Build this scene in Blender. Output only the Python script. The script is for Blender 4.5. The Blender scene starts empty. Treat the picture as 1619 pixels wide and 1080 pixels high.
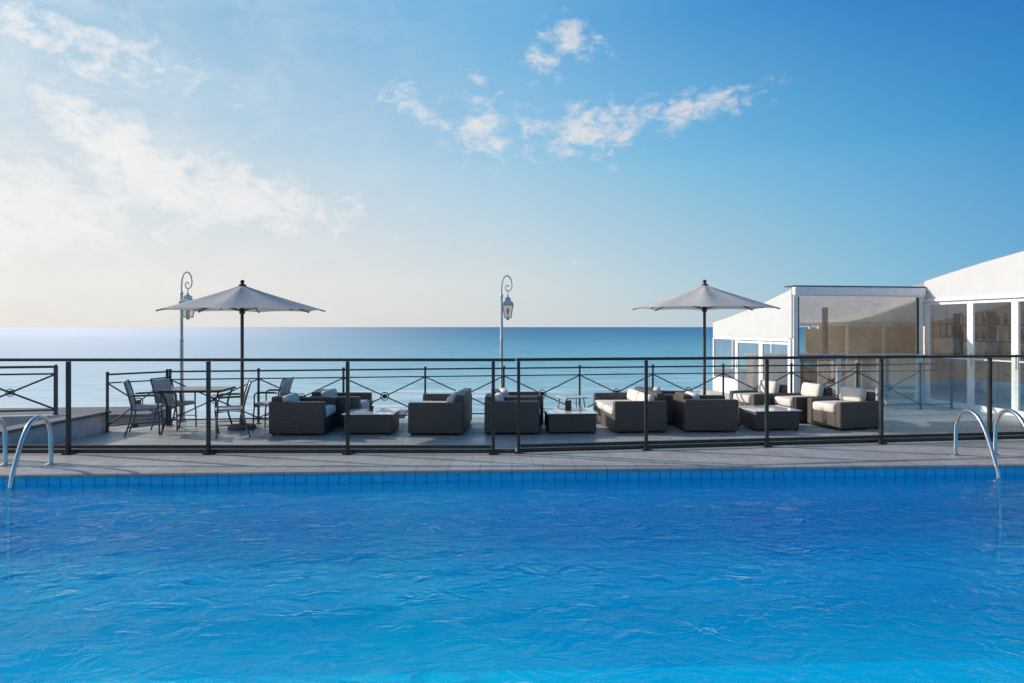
import bpy, bmesh, math, random
from mathutils import Vector, Matrix, noise
random.seed(4)
S = bpy.context.scene
S.view_settings.view_transform = 'Standard'; S.view_settings.look = 'None'; S.view_settings.exposure = 0
COL = S.collection
R = math.radians
F, CX, HV, CH = 1080.0, 809.5, 517.0, 1.47
TZ = -0.33                      # terrace level
WZ = -0.108                     # pool water level
ANG = math.atan(.16)
D2 = Vector((math.cos(ANG), math.sin(ANG), 0)); N2 = Vector((-math.sin(ANG), math.cos(ANG), 0))

# ------------------------------------------------------------ mesh helpers
def spline(pts, n=6):
    P = [Vector(p) for p in pts]; out = []
    for i in range(len(P)-1):
        p0 = P[max(i-1,0)]; p1 = P[i]; p2 = P[i+1]; p3 = P[min(i+2,len(P)-1)]
        for k in range(n):
            t = k/n
            out.append(.5*((2*p1)+(p2-p0)*t+(2*p0-5*p1+4*p2-p3)*t*t+(3*p1-p0-3*p2+p3)*t**3))
    out.append(P[-1]); return out

class MB:
    def __init__(s): s.bm = bmesh.new()
    def box(s, c, d, rz=0, taper=1.0, M=None):
        vs = []
        m = M if M is not None else Matrix.Translation(Vector(c)) @ Matrix.Rotation(rz,4,'Z')
        for z in (-.5,.5):
            k = taper if z > 0 else 1
            for x,y in ((-.5,-.5),(.5,-.5),(.5,.5),(-.5,.5)):
                vs.append(s.bm.verts.new(m @ Vector((x*d[0]*k, y*d[1]*k, z*d[2]))))
        for f in ((3,2,1,0),(4,5,6,7),(0,1,5,4),(1,2,6,5),(2,3,7,6),(3,0,4,7)):
            s.bm.faces.new([vs[i] for i in f])
        return s
    def bar(s, a, b, w, h):
        a = Vector(a); b = Vector(b); d = b-a; L = d.length; d.normalize()
        up = Vector((0,0,1)) if abs(d.z) < .95 else Vector((0,1,0))
        x = d.cross(up).normalized(); z = x.cross(d).normalized()
        m = Matrix(((x.x,d.x,z.x,0),(x.y,d.y,z.y,0),(x.z,d.z,z.z,0),(0,0,0,1)))
        m = Matrix.Translation((a+b)/2) @ m
        return s.box(None,(w,L,h),M=m)
    def tube(s, pts, r, seg=8, r1=None, caps=True):
        P = [Vector(p) for p in pts]; n = len(P); rings = []
        t0 = (P[1]-P[0]).normalized()
        up = Vector((0,0,1)) if abs(t0.z) < .9 else Vector((1,0,0))
        nx = t0.cross(up).normalized()
        for i in range(n):
            t = (P[min(i+1,n-1)]-P[max(i-1,0)]).normalized()
            nx = (nx - t*nx.dot(t)).normalized(); ny = t.cross(nx)
            rr = r if r1 is None else r+(r1-r)*i/(n-1)
            rings.append([s.bm.verts.new(P[i]+nx*rr*math.cos(2*math.pi*k/seg)+ny*rr*math.sin(2*math.pi*k/seg)) for k in range(seg)])
        for i in range(n-1):
            for k in range(seg):
                s.bm.faces.new((rings[i][k],rings[i][(k+1)%seg],rings[i+1][(k+1)%seg],rings[i+1][k]))
        if caps:
            s.bm.faces.new(list(reversed(rings[0]))); s.bm.faces.new(rings[-1])
        return s
    def lathe(s, prof, c=(0,0,0), seg=16, ph=0):
        c = Vector(c); rings = []
        for r,z in prof:
            rings.append([s.bm.verts.new(c+Vector((max(r,.0005)*math.cos(2*math.pi*k/seg+ph),max(r,.0005)*math.sin(2*math.pi*k/seg+ph),z))) for k in range(seg)])
        for i in range(len(rings)-1):
            for k in range(seg):
                s.bm.faces.new((rings[i][k],rings[i][(k+1)%seg],rings[i+1][(k+1)%seg],rings[i+1][k]))
        s.bm.faces.new(list(reversed(rings[0]))); s.bm.faces.new(rings[-1])
        return s
    def prism(s, pts, vec):
        vec = Vector(vec)
        a = [s.bm.verts.new(Vector(p)) for p in pts]; b = [s.bm.verts.new(Vector(p)+vec) for p in pts]
        n = len(a)
        s.bm.faces.new(list(reversed(a))); s.bm.faces.new(b)
        for i in range(n): s.bm.faces.new((a[i],a[(i+1)%n],b[(i+1)%n],b[i]))
        return s
    def face(s, pts):
        s.bm.faces.new([s.bm.verts.new(Vector(p)) for p in pts]); return s
    def cushion(s, c, d, r=.05):
        b2 = MB(); b2.box((0,0,0), d)
        bmesh.ops.bevel(b2.bm, geom=list(b2.bm.edges), offset=min(r,min(d)*.45), segments=3, affect='EDGES', profile=.5)
        me = bpy.data.meshes.new('t'); b2.bm.to_mesh(me); b2.bm.free()
        me.transform(c if isinstance(c,Matrix) else Matrix.Translation(Vector(c)))
        s.bm.from_mesh(me); bpy.data.meshes.remove(me); return s
    def build(s, name, m, parent=None, smooth=False, bevel=0, recalc=True):
        bm = s.bm
        if recalc: bmesh.ops.recalc_face_normals(bm, faces=list(bm.faces))
        if bevel:
            es = [e for e in bm.edges if len(e.link_faces)==2 and e.calc_face_angle(0) > .6]
            bmesh.ops.bevel(bm, geom=es, offset=bevel, segments=2, affect='EDGES', profile=.5)
        me = bpy.data.meshes.new(name); bm.to_mesh(me); bm.free()
        o = bpy.data.objects.new(name, me); COL.objects.link(o)
        if m: me.materials.append(m)
        if smooth:
            me.polygons.foreach_set('use_smooth',[True]*len(me.polygons))
            try: me.set_sharp_from_angle(angle=R(40))
            except Exception: pass
        if parent: o.parent = parent
        return o

def tag(o, label, cat, group=None, kind=None):
    o['label'] = label; o['category'] = cat
    if group: o['group'] = group
    if kind: o['kind'] = kind
    return o
def thing(name, label, cat, loc=(0,0,0), rz=0, group=None):
    o = bpy.data.objects.new(name, None); COL.objects.link(o)
    o.empty_display_size = .1
    o.location = loc; o.rotation_euler = (0,0,rz)
    return tag(o, label, cat, group)
def copy_tree(o, parent=None):
    c = o.copy(); COL.objects.link(c)
    if parent: c.parent = parent
    for ch in list(o.children): copy_tree(ch, c)
    return c

# ------------------------------------------------------------ material helpers
class NT:
    def __init__(s, tree): s.t = tree; s.n = tree.nodes; s.l = tree.links
    def node(s, typ, **kw):
        n = s.n.new(typ)
        for k,v in kw.items(): setattr(n,k,v)
        return n
    def put(s, sock, v):
        if isinstance(v, bpy.types.NodeSocket): s.l.new(v, sock)
        else: sock.default_value = v
    def math(s, op, a, b=None, c=None, clamp=False):
        n = s.node('ShaderNodeMath', operation=op, use_clamp=clamp)
        for i,v in enumerate((a,b,c)):
            if v is not None: s.put(n.inputs[i], v)
        return n.outputs[0]
    def mix(s, f, a, b, blend='MIX'):
        n = s.node('ShaderNodeMix', data_type='RGBA', blend_type=blend)
        s.put(n.inputs[0], f); s.put(n.inputs[6], a if not isinstance(a,tuple) else (*a[:3],1)); s.put(n.inputs[7], b if not isinstance(b,tuple) else (*b[:3],1))
        return n.outputs[2]
    def noise(s, vec, scale, detail=4, rough=.5, dist=0):
        n = s.node('ShaderNodeTexNoise'); n.inputs['Scale'].default_value = scale
        n.inputs['Detail'].default_value = detail; n.inputs['Roughness'].default_value = rough; n.inputs['Distortion'].default_value = dist
        if vec is not None: s.l.new(vec, n.inputs['Vector'])
        return n.outputs['Fac']
    def mapping(s, vec, scale=(1,1,1), rot=(0,0,0), loc=(0,0,0)):
        n = s.node('ShaderNodeMapping'); s.l.new(vec, n.inputs['Vector'])
        n.inputs['Scale'].default_value = scale; n.inputs['Rotation'].default_value = rot; n.inputs['Location'].default_value = loc
        return n.outputs[0]
    def maprange(s, v, a, b, c=0., d=1., smooth=True):
        n = s.node('ShaderNodeMapRange', interpolation_type='SMOOTHSTEP' if smooth else 'LINEAR')
        s.put(n.inputs[0], v)
        for i,x in enumerate((a,b,c,d)): n.inputs[i+1].default_value = x
        return n.outputs[0]
    def bump(s, h, strength, dist=.01, normal=None):
        n = s.node('ShaderNodeBump'); n.inputs['Strength'].default_value = strength; n.inputs['Distance'].default_value = dist
        s.l.new(h, n.inputs['Height'])
        if normal is not None: s.l.new(normal, n.inputs['Normal'])
        return n.outputs[0]
def newmat(name):
    m = bpy.data.materials.new(name); m.use_nodes = True
    t = NT(m.node_tree); t.n.clear()
    out = t.node('ShaderNodeOutputMaterial')
    tc = t.node('ShaderNodeTexCoord')
    return m, t, out, tc
def sc(c,k): return tuple(min(1,x*k) for x in c)
def mat(name, col, rough=.5, metal=0, var=.12, ns=6, bump=0, bs=60, spec=.5):
    m,t,out,tc = newmat(name)
    p = t.node('ShaderNodeBsdfPrincipled')
    n1 = t.noise(tc.outputs['Object'], ns, 3, .6)
    c = t.mix(t.maprange(n1,.3,.7), sc(col,1-var), sc(col,1+var))
    t.l.new(c, p.inputs['Base Color'])
    p.inputs['Metallic'].default_value = metal
    p.inputs['Specular IOR Level'].default_value = spec
    t.l.new(t.maprange(n1,.2,.8,max(0,rough-.08),min(1,rough+.08)), p.inputs['Roughness'])
    if bump: t.l.new(t.bump(t.noise(tc.outputs['Object'],bs,2),bump,.01), p.inputs['Normal'])
    t.l.new(p.outputs[0], out.inputs[0]); return m
def fabric(name, c1, c2, trans, bmp=.35):
    m,t,out,tc = newmat(name)
    d = t.node('ShaderNodeBsdfDiffuse'); tr = t.node('ShaderNodeBsdfTranslucent'); mx = t.node('ShaderNodeMixShader')
    n1 = t.noise(tc.outputs['Object'],2.5,4,.6)
    c = t.mix(t.maprange(n1,.3,.7),c1,c2)
    nb = t.bump(t.noise(tc.outputs['Object'],1.3,2,.5,.6),bmp,.04)
    t.l.new(nb,d.inputs['Normal'])
    t.l.new(c,d.inputs[0]); t.l.new(c,tr.inputs[0]); mx.inputs[0].default_value = trans
    t.l.new(d.outputs[0],mx.inputs[1]); t.l.new(tr.outputs[0],mx.inputs[2]); t.l.new(mx.outputs[0],out.inputs[0])
    return m

M = {}
M['dark_metal'] = mat('dark_painted_metal',(.045,.038,.033),.35,.4,.2)
M['chair_metal'] = mat('chair_metal',(.10,.095,.09),.35,.4,.2)
M['rail_metal'] = mat('railing_metal',(.055,.058,.062),.4,.3,.2)
M['steel'] = mat('polished_steel',(.62,.63,.64),.14,1,.05)
M['white_paint'] = mat('white_paint',(.78,.79,.80),.35,0,.05)
M['grey_paint'] = mat('grey_white_paint',(.50,.52,.54),.35,0,.1)
M['white_wall'] = mat('white_render',(.46,.455,.445),.8,0,.15,3,.2,80)
M['tent'] = fabric('tent_fabric',(.72,.73,.74),(.75,.76,.77),.38,.12)
M['canopy'] = fabric('umbrella_fabric',(.50,.50,.49),(.58,.575,.56),.25)
M['cushion'] = mat('cushion_fabric',(.60,.57,.52),.85,0,.08,8,.15,300)
M['sling'] = mat('sling_fabric',(.46,.46,.46),.8,0,.15,20,.1,300)
M['table_top'] = mat('glass_table_top',(.70,.72,.73),.08,0,.05,4,0,50,.9)
M['dark_top'] = mat('dark_glass_table_top',(.08,.085,.09),.22,0,.1,4,0,50,.4)
M['brown_wood'] = mat('brown_wood',(.34,.18,.09),.45,0,.25,5)
M['beige'] = mat('beige_interior',(.76,.56,.35),.7,0,.12,2)
M['dark_cap'] = mat('dark_green_cap',(.05,.065,.055),.4,.2,.2)
M['pole_wood'] = mat('pole_brown',(.05,.032,.022),.4,0,.2)
M['sand'] = mat('sand',(.34,.32,.29),.9,0,.25,.05)
M['stone'] = mat('seafront_stone',(.30,.28,.26),.8,0,.2,.3)
M['roof_grey'] = mat('roof_grey',(.13,.13,.14),.7,0,.2,.4)
M['lamp_glow_glass'] = mat('amber_lamp_glass',(.75,.55,.25),.15,0,.1)
M['leaf'] = mat('leaf',(.05,.09,.03),.5,0,.3,30)
M['bottle_green'] = mat('bottle_green',(.02,.06,.03),.1,0,.2)
M['bottle_amber'] = mat('bottle_amber',(.15,.06,.015),.1,0,.2)
M['bottle_clear'] = mat('bottle_clear',(.45,.48,.48),.08,0,.1)
M['shelf'] = mat('shelf_wood',(.13,.07,.04),.5,0,.2)

def glass_mat(name, tint, f0=.05, rough=0.0, film=.02, film_col=(.6,.62,.62), wob=0):
    m,t,out,tc = newmat(name)
    lw = t.node('ShaderNodeLayerWeight'); lw.inputs[0].default_value = .5
    fr = t.math('MULTIPLY_ADD', t.math('POWER', lw.outputs['Facing'], 5), 1-f0, f0)
    tr = t.node('ShaderNodeBsdfTransparent'); tr.inputs[0].default_value = (*tint,1)
    gl = t.node('ShaderNodeBsdfGlossy'); gl.inputs['Roughness'].default_value = rough
    df = t.node('ShaderNodeBsdfDiffuse'); df.inputs[0].default_value = (*film_col,1)
    if wob:
        t.l.new(t.bump(t.noise(tc.outputs['Object'],3,3,.6,1.0), wob, .05), gl.inputs['Normal'])
    m1 = t.node('ShaderNodeMixShader'); m2 = t.node('ShaderNodeMixShader')
    m1.inputs[0].default_value = film
    if film > .05: t.l.new(t.maprange(t.noise(tc.outputs['Object'],2.5,3,.6),.3,.75,film*.4,film*1.6), m1.inputs[0])
    t.l.new(tr.outputs[0],m1.inputs[1]); t.l.new(df.outputs[0],m1.inputs[2])
    t.l.new(fr,m2.inputs[0]); t.l.new(m1.outputs[0],m2.inputs[1]); t.l.new(gl.outputs[0],m2.inputs[2])
    t.l.new(m2.outputs[0],out.inputs[0]); return m
M['fence_glass'] = glass_mat('fence_glass',(.86,.91,.87),.14,0,.15,(.64,.54,.43))  # warm film colour stands in for glare reflected in the panes
M['door_glass'] = glass_mat('door_glass',(.90,.94,.92),.16)
M['low_glass'] = glass_mat('porch_glass',(.80,.86,.86),.26,0,.08,(.6,.6,.58))
M['blind'] = glass_mat('clear_plastic_blind',(.95,.92,.88),.08,.08,.09,(.68,.64,.57),.6)
M['lamp_glass'] = glass_mat('lantern_glass',(.85,.85,.82),.06,.05,.2,(.7,.68,.6))

def wicker_mat():
    m,t,out,tc = newmat('wicker')
    ck = t.node('ShaderNodeTexChecker'); ck.inputs['Scale'].default_value = 1
    mp = t.mapping(tc.outputs['Object'],(36,36,36)); t.l.new(mp, ck.inputs['Vector'])
    n = t.noise(tc.outputs['Object'],11,4,.7)
    c = t.mix(ck.outputs['Fac'],(.026,.022,.020),(.135,.115,.10))
    c = t.mix(t.maprange(n,.3,.7,0,.6),c,(.062,.050,.042))
    oi = t.node('ShaderNodeObjectInfo')
    c = t.mix(t.maprange(oi.outputs['Random'],0,1,0,.35,False),c,(.11,.09,.075))
    p = t.node('ShaderNodeBsdfPrincipled'); t.l.new(c,p.inputs['Base Color']); p.inputs['Roughness'].default_value = .5
    t.l.new(t.bump(ck.outputs['Fac'],.8,.01), p.inputs['Normal'])
    t.l.new(p.outputs[0],out.inputs[0]); return m
M['wicker'] = wicker_mat()

def brick_mat(name, c1, c2, mortar, w, h, msize=.006, rot=0, offset=.5, vert=False, rough=.6, bump=.4, var=.25, ns=1.2, smooth=.1, light=.18):
    m,t,out,tc = newmat(name)
    v = tc.outputs['Object']
    if vert:
        sx = t.node('ShaderNodeSeparateXYZ'); t.l.new(v,sx.inputs[0]); cb = t.node('ShaderNodeCombineXYZ')
        t.l.new(sx.outputs[0],cb.inputs[0]); t.l.new(sx.outputs[2],cb.inputs[1]); v2 = cb.outputs[0]
    else: v2 = t.mapping(v,(1,1,1),(0,0,rot))
    b = t.node('ShaderNodeTexBrick'); b.offset = offset
    t.l.new(v2,b.inputs['Vector'])
    b.inputs['Color1'].default_value = (*c1,1); b.inputs['Color2'].default_value = (*c2,1); b.inputs['Mortar'].default_value = (*mortar,1)
    b.inputs['Scale'].default_value = 1; b.inputs['Mortar Size'].default_value = msize; b.inputs['Mortar Smooth'].default_value = smooth
    b.inputs['Brick Width'].default_value = w; b.inputs['Row Height'].default_value = h
    n = t.noise(v,ns,4,.65); n2 = t.noise(v,ns*14,3,.6)
    c = t.mix(t.maprange(n,.35,.68,0,var), b.outputs['Color'], (.14,.125,.115))
    c = t.mix(t.maprange(n2,.4,.75,0,light), c, (.5,.48,.46))
    p = t.node('ShaderNodeBsdfPrincipled'); t.l.new(c,p.inputs['Base Color'])
    t.l.new(t.maprange(n,.3,.7,rough-.15,rough+.15),p.inputs['Roughness'])
    inv = t.math('SUBTRACT',1.0,b.outputs['Fac'])
    t.l.new(t.bump(inv,bump,.008),p.inputs['Normal'])
    t.l.new(p.outputs[0],out.inputs[0]); return m
M['paving'] = brick_mat('poolside_tiles',(.36,.335,.315),(.40,.375,.355),(.21,.195,.185),.22,.22,.004,0,0,False,.5,.3,.45,1.6)
M['coping'] = brick_mat('coping_stone',(.34,.315,.295),(.31,.285,.27),(.13,.12,.11),.33,5,.005,0,0,False,.5,.4,.4,1.6)
M['planks'] = brick_mat('deck_planks',(.44,.46,.44),(.33,.35,.335),(.06,.065,.06),2.6,.14,.008,-ANG,.37,False,.45,.5,.35,.8)
M['tile_band'] = brick_mat('waterline_tiles',(.025,.43,.72),(.018,.36,.66),(.012,.16,.32),.11,.5,.005,0,0,True,.2,.3,.05,1.2,.1,.05)

def pool_floor_mat():
    m,t,out,tc = newmat('pool_liner')
    v = tc.outputs['Object']
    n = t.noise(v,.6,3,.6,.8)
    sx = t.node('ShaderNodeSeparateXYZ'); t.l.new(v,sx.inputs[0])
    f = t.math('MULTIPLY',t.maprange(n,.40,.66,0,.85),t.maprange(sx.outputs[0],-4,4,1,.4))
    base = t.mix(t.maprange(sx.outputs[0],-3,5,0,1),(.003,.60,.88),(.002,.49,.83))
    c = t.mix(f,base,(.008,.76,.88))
    p = t.node('ShaderNodeBsdfDiffuse'); t.l.new(c,p.inputs[0]); t.l.new(p.outputs[0],out.inputs[0]); return m
M['liner'] = pool_floor_mat()

def water_mat():
    m,t,out,tc = newmat('pool_water')
    v = tc.outputs['Object']
    h = t.noise(t.mapping(v,(1,1.35,1)),5.5,3,.55,1.0)
    nor = t.bump(h,.8,.045)
    lw = t.node('ShaderNodeLayerWeight'); lw.inputs[0].default_value = .5; t.l.new(nor,lw.inputs['Normal'])
    fr = t.math('MULTIPLY_ADD', t.math('POWER', lw.outputs['Facing'], 5), .48, .012)
    tint = (.22,.94,.99,1)
    rf = t.node('ShaderNodeBsdfRefraction'); rf.inputs['Color'].default_value = tint; rf.inputs['IOR'].default_value = 1.33; rf.inputs['Roughness'].default_value = 0
    t.l.new(nor,rf.inputs['Normal'])
    tr = t.node('ShaderNodeBsdfTransparent'); tr.inputs[0].default_value = tint
    gl = t.node('ShaderNodeBsdfGlossy'); gl.inputs['Roughness'].default_value = .03; gl.inputs['Color'].default_value = (.88,.97,1,1); t.l.new(nor,gl.inputs['Normal'])
    m1 = t.node('ShaderNodeMixShader'); m1.inputs[0].default_value = .55
    t.l.new(rf.outputs[0],m1.inputs[1]); t.l.new(tr.outputs[0],m1.inputs[2])
    m2 = t.node('ShaderNodeMixShader'); t.l.new(fr,m2.inputs[0]); t.l.new(m1.outputs[0],m2.inputs[1]); t.l.new(gl.outputs[0],m2.inputs[2])
    t.l.new(m2.outputs[0],out.inputs[0]); return m
M['water'] = water_mat()

def sea_mat():
    m,t,out,tc = newmat('sea_water')
    v = tc.outputs['Object']
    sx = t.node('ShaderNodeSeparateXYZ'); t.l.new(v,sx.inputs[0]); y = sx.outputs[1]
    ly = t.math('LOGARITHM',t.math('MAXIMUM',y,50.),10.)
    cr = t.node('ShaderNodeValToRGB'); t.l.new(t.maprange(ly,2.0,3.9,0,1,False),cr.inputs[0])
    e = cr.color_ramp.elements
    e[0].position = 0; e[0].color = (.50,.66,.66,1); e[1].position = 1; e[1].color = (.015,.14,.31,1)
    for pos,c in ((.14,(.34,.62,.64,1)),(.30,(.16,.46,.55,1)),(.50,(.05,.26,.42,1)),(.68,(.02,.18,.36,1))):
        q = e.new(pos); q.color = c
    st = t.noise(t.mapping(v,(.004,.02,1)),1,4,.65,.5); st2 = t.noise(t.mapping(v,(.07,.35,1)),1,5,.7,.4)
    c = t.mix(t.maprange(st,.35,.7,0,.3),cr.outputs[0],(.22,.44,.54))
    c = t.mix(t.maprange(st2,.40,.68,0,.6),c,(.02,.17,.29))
    # sun glare and haze painted into the base colour, paler left and far
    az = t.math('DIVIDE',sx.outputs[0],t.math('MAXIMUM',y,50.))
    glare_haze = t.math('MULTIPLY',t.maprange(az,-.70,.06,1,0),t.maprange(ly,2.2,3.2,.45,1.0,False))
    c = t.mix(glare_haze,c,(.95,.95,.94))
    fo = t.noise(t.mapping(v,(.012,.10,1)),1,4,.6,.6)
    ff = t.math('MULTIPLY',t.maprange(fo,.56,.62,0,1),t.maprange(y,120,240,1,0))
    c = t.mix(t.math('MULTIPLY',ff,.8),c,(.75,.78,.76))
    d = t.node('ShaderNodeBsdfDiffuse'); t.l.new(c,d.inputs[0])
    g = t.node('ShaderNodeBsdfGlossy'); g.inputs['Roughness'].default_value = .42
    mx = t.node('ShaderNodeMixShader'); mx.inputs[0].default_value = .16
    t.l.new(d.outputs[0],mx.inputs[1]); t.l.new(g.outputs[0],mx.inputs[2]); t.l.new(mx.outputs[0],out.inputs[0]); return m
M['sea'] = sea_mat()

# ------------------------------------------------------------ world
SUN_AZ, SUN_EL = -74.0, 23.0
sunv = Vector((math.sin(R(SUN_AZ))*math.cos(R(SUN_EL)),math.cos(R(SUN_AZ))*math.cos(R(SUN_EL)),math.sin(R(SUN_EL))))
w = bpy.data.worlds.new("World"); S.world = w; w.use_nodes = True
try: w.cycles.sampling_method = 'MANUAL'; w.cycles.sample_map_resolution = 256
except Exception: pass
t = NT(w.node_tree); t.n.clear()
out = t.node('ShaderNodeOutputWorld'); bg = t.node('ShaderNodeBackground'); t.l.new(bg.outputs[0],out.inputs[0])
tc = t.node('ShaderNodeTexCoord'); sx = t.node('ShaderNodeSeparateXYZ'); t.l.new(tc.outputs['Generated'],sx.inputs[0])
az = t.math('MULTIPLY',t.math('ARCTAN2',sx.outputs[0],sx.outputs[1]),180/math.pi)
el = t.math('MULTIPLY',t.math('ARCSINE',sx.outputs[2]),180/math.pi)
azn = t.math('MULTIPLY_ADD',az,1/360,.5)
def lin(c): return tuple(((x/255)/12.92 if x/255<.04045 else ((x/255+.055)/1.055)**2.4) for x in c)
def azramp(stops):
    r = t.node('ShaderNodeValToRGB'); t.l.new(azn,r.inputs[0]); e = r.color_ramp.elements
    e[0].position = 0; e[0].color = (*lin(stops[0][1]),1); e[1].position = 1; e[1].color = (*lin(stops[-1][1]),1)
    for a,c in stops[1:-1]:
        q = e.new(a/360+.5); q.color = (*lin(c),1)
    return r.outputs[0]
r0 = azramp([(-180,(170,195,210)),(-62,(252,248,240)),(-36,(232,229,224)),(-20,(226,225,222)),(0,(212,217,218)),(15,(192,208,217)),(28,(162,195,214)),(37,(137,182,211)),(180,(150,185,205))])
r1 = azramp([(-180,(140,180,210)),(-62,(254,251,245)),(-36,(236,235,231)),(-20,(230,230,228)),(0,(212,221,224)),(15,(178,207,221)),(28,(140,191,218)),(37,(112,175,213)),(180,(120,170,205))])
r2 = azramp([(-180,(90,150,200)),(-62,(255,253,248)),(-36,(205,220,231)),(-20,(190,213,229)),(0,(158,203,230)),(15,(120,187,224)),(28,(88,168,217)),(37,(66,150,208)),(180,(70,140,195))])
r3 = azramp([(-180,(60,125,185)),(-62,(210,225,238)),(-36,(160,199,226)),(-20,(138,189,225)),(0,(112,178,223)),(15,(76,153,213)),(28,(50,129,199)),(37,(38,115,189)),(180,(40,115,180))])
c = t.mix(t.maprange(el,0,4.,0,1),r0,r1)
c = t.mix(t.maprange(el,3.5,14,0,1,False),c,r2)
c = t.mix(t.maprange(el,13,24,0,1,False),c,r3)
c = t.mix(t.maprange(el,24,80,0,1),c,lin((30,95,165)))
uv = t.node('ShaderNodeCombineXYZ'); t.l.new(az,uv.inputs[0]); t.l.new(el,uv.inputs[1])
def uvp(u,v):
    a = math.atan((u-CX)/F); return math.degrees(a), math.degrees(math.atan((HV-v)/F*math.cos(a)))
k = 180/math.pi/F
blobs = [ # u, v, rx, ry, tilt(deg, up to the right), strength
 (925,205,140,50,6,1.0),(1085,176,118,32,9,.95),(650,168,80,40,-22,.9),(772,208,74,70,38,.85),(850,98,50,38,-25,.85),(905,62,72,38,-10,.8),(762,128,40,32,0,.65),(908,415,44,12,5,.8),
 (160,215,130,62,-34,1.15),(330,300,270,62,-8,1.2),(40,330,200,90,5,1.2),(110,60,230,60,-14,.9)]
mask = None
for u,v,rx,ry,ti,s_ in blobs:
    a0,e0 = uvp(u,v); ct,sn = math.cos(R(ti)),math.sin(R(ti))
    ax,ay = 1/(rx*k*.95),1/(ry*k*.95)
    p = t.math('MULTIPLY_ADD',az,ct*ax,t.math('MULTIPLY_ADD',el,sn*ax,-(a0*ct+e0*sn)*ax))
    q = t.math('MULTIPLY_ADD',el,ct*ay,t.math('MULTIPLY_ADD',az,-sn*ay,-(e0*ct-a0*sn)*ay))
    g = t.math('MULTIPLY',t.math('POWER',2.718,t.math('MULTIPLY',t.math('MULTIPLY_ADD',p,p,t.math('MULTIPLY',q,q)),-1.)),s_)
    mask = g if mask is None else t.math('MAXIMUM',mask,g)
n1 = t.noise(t.mapping(uv.outputs[0],(.16,.26,1)),1,6,.62,.6)
n2 = t.noise(t.mapping(uv.outputs[0],(.5,.85,1),(0,0,.3)),1,6,.66,.4)
nn = t.math('MULTIPLY_ADD',n2,1.0,t.math('MULTIPLY_ADD',n1,.60,-.30))
cl = t.math('MULTIPLY_ADD',mask,.42,nn)
cf = t.math('MULTIPLY',t.maprange(cl,.66,1.06,0,.92),t.maprange(mask,.04,.25,0,1))
thin = t.math('MULTIPLY',t.maprange(n1,.36,.7,0,.34),t.maprange(az,-42,8,1,0))
cf = t.math('MAXIMUM',cf,thin)
ccol = t.mix(t.maprange(az,-35,25,0,1),lin((252,250,247)),lin((228,226,228)))
ccol = t.mix(t.maprange(n2,.35,.65,0,.25),ccol,lin((200,208,220)))
c = t.mix(cf,c,ccol)
sky = t.node('ShaderNodeTexSky'); sky.sky_type = 'NISHITA'; sky.sun_disc = False
sky.sun_elevation = R(SUN_EL); sky.sun_rotation = R(SUN_AZ)
sc10 = t.node('ShaderNodeVectorMath',operation='SCALE'); t.l.new(c,sc10.inputs[0]); sc10.inputs['Scale'].default_value = 10
fin = t.mix(.03,sc10.outputs[0],sky.outputs[0])
# bright haze round the sun (out of frame at left)
dt = t.node('ShaderNodeVectorMath',operation='DOT_PRODUCT'); t.l.new(tc.outputs['Generated'],dt.inputs[0]); dt.inputs[1].default_value = sunv
halo = t.math('MULTIPLY',t.math('POWER',t.math('MAXIMUM',dt.outputs['Value'],0.),26.),28.)
hv = t.node('ShaderNodeVectorMath',operation='SCALE'); hv.inputs[0].default_value = (1,.97,.92); t.l.new(halo,hv.inputs['Scale'])
ad = t.node('ShaderNodeVectorMath',operation='ADD'); t.l.new(fin,ad.inputs[0]); t.l.new(hv.outputs[0],ad.inputs[1])
t.l.new(ad.outputs[0],bg.inputs[0]); bg.inputs[1].default_value = .1

sd = bpy.data.lights.new('sun','SUN'); sd.energy = 4.8; sd.angle = R(.5); sd.color = (1,.91,.79)
so = bpy.data.objects.new('sun',sd); COL.objects.link(so)
so.rotation_euler = (-sunv).to_track_quat('-Z','Y').to_euler(); so.location = sunv*50

# ------------------------------------------------------------ camera
cd = bpy.data.cameras.new('camera'); cam = bpy.data.objects.new('camera',cd); COL.objects.link(cam)
cd.sensor_width = 36; cd.lens = 36*F/1619; cd.shift_y = -23/1619; cd.clip_end = 100000; cd.clip_start = .05
cam.location = (0,0,CH); cam.rotation_euler = (R(90),0,0); S.camera = cam

# ------------------------------------------------------------ setting
ES = .05
def edge(x): return 7.03+ES*x                      # far pool edge
def back(x): return 8.3 if x < 0 else 8.3+.147*x   # back edge of poolside
def struct(mb,name,m,label,cat,**k): return tag(mb.build(name,m,**k),label,cat,kind='structure')

b = MB(); b.face([(-60000,-2000,-13),(60000,-2000,-13),(60000,60000,-13),(-60000,60000,-13)])
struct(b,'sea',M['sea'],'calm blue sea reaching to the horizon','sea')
b = MB(); pts = [(-900,-300,-12.9),(900,-300,-12.9)]
for i in range(60): pts.append((900-i*30.5, 108+4*noise.noise(Vector((i*.35,0,0)))+2*noise.noise(Vector((i*1.7,3,0))), -12.9))
b.face(pts); struct(b,'ground',M['sand'],'sandy seafront ground below the terrace','ground')

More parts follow.
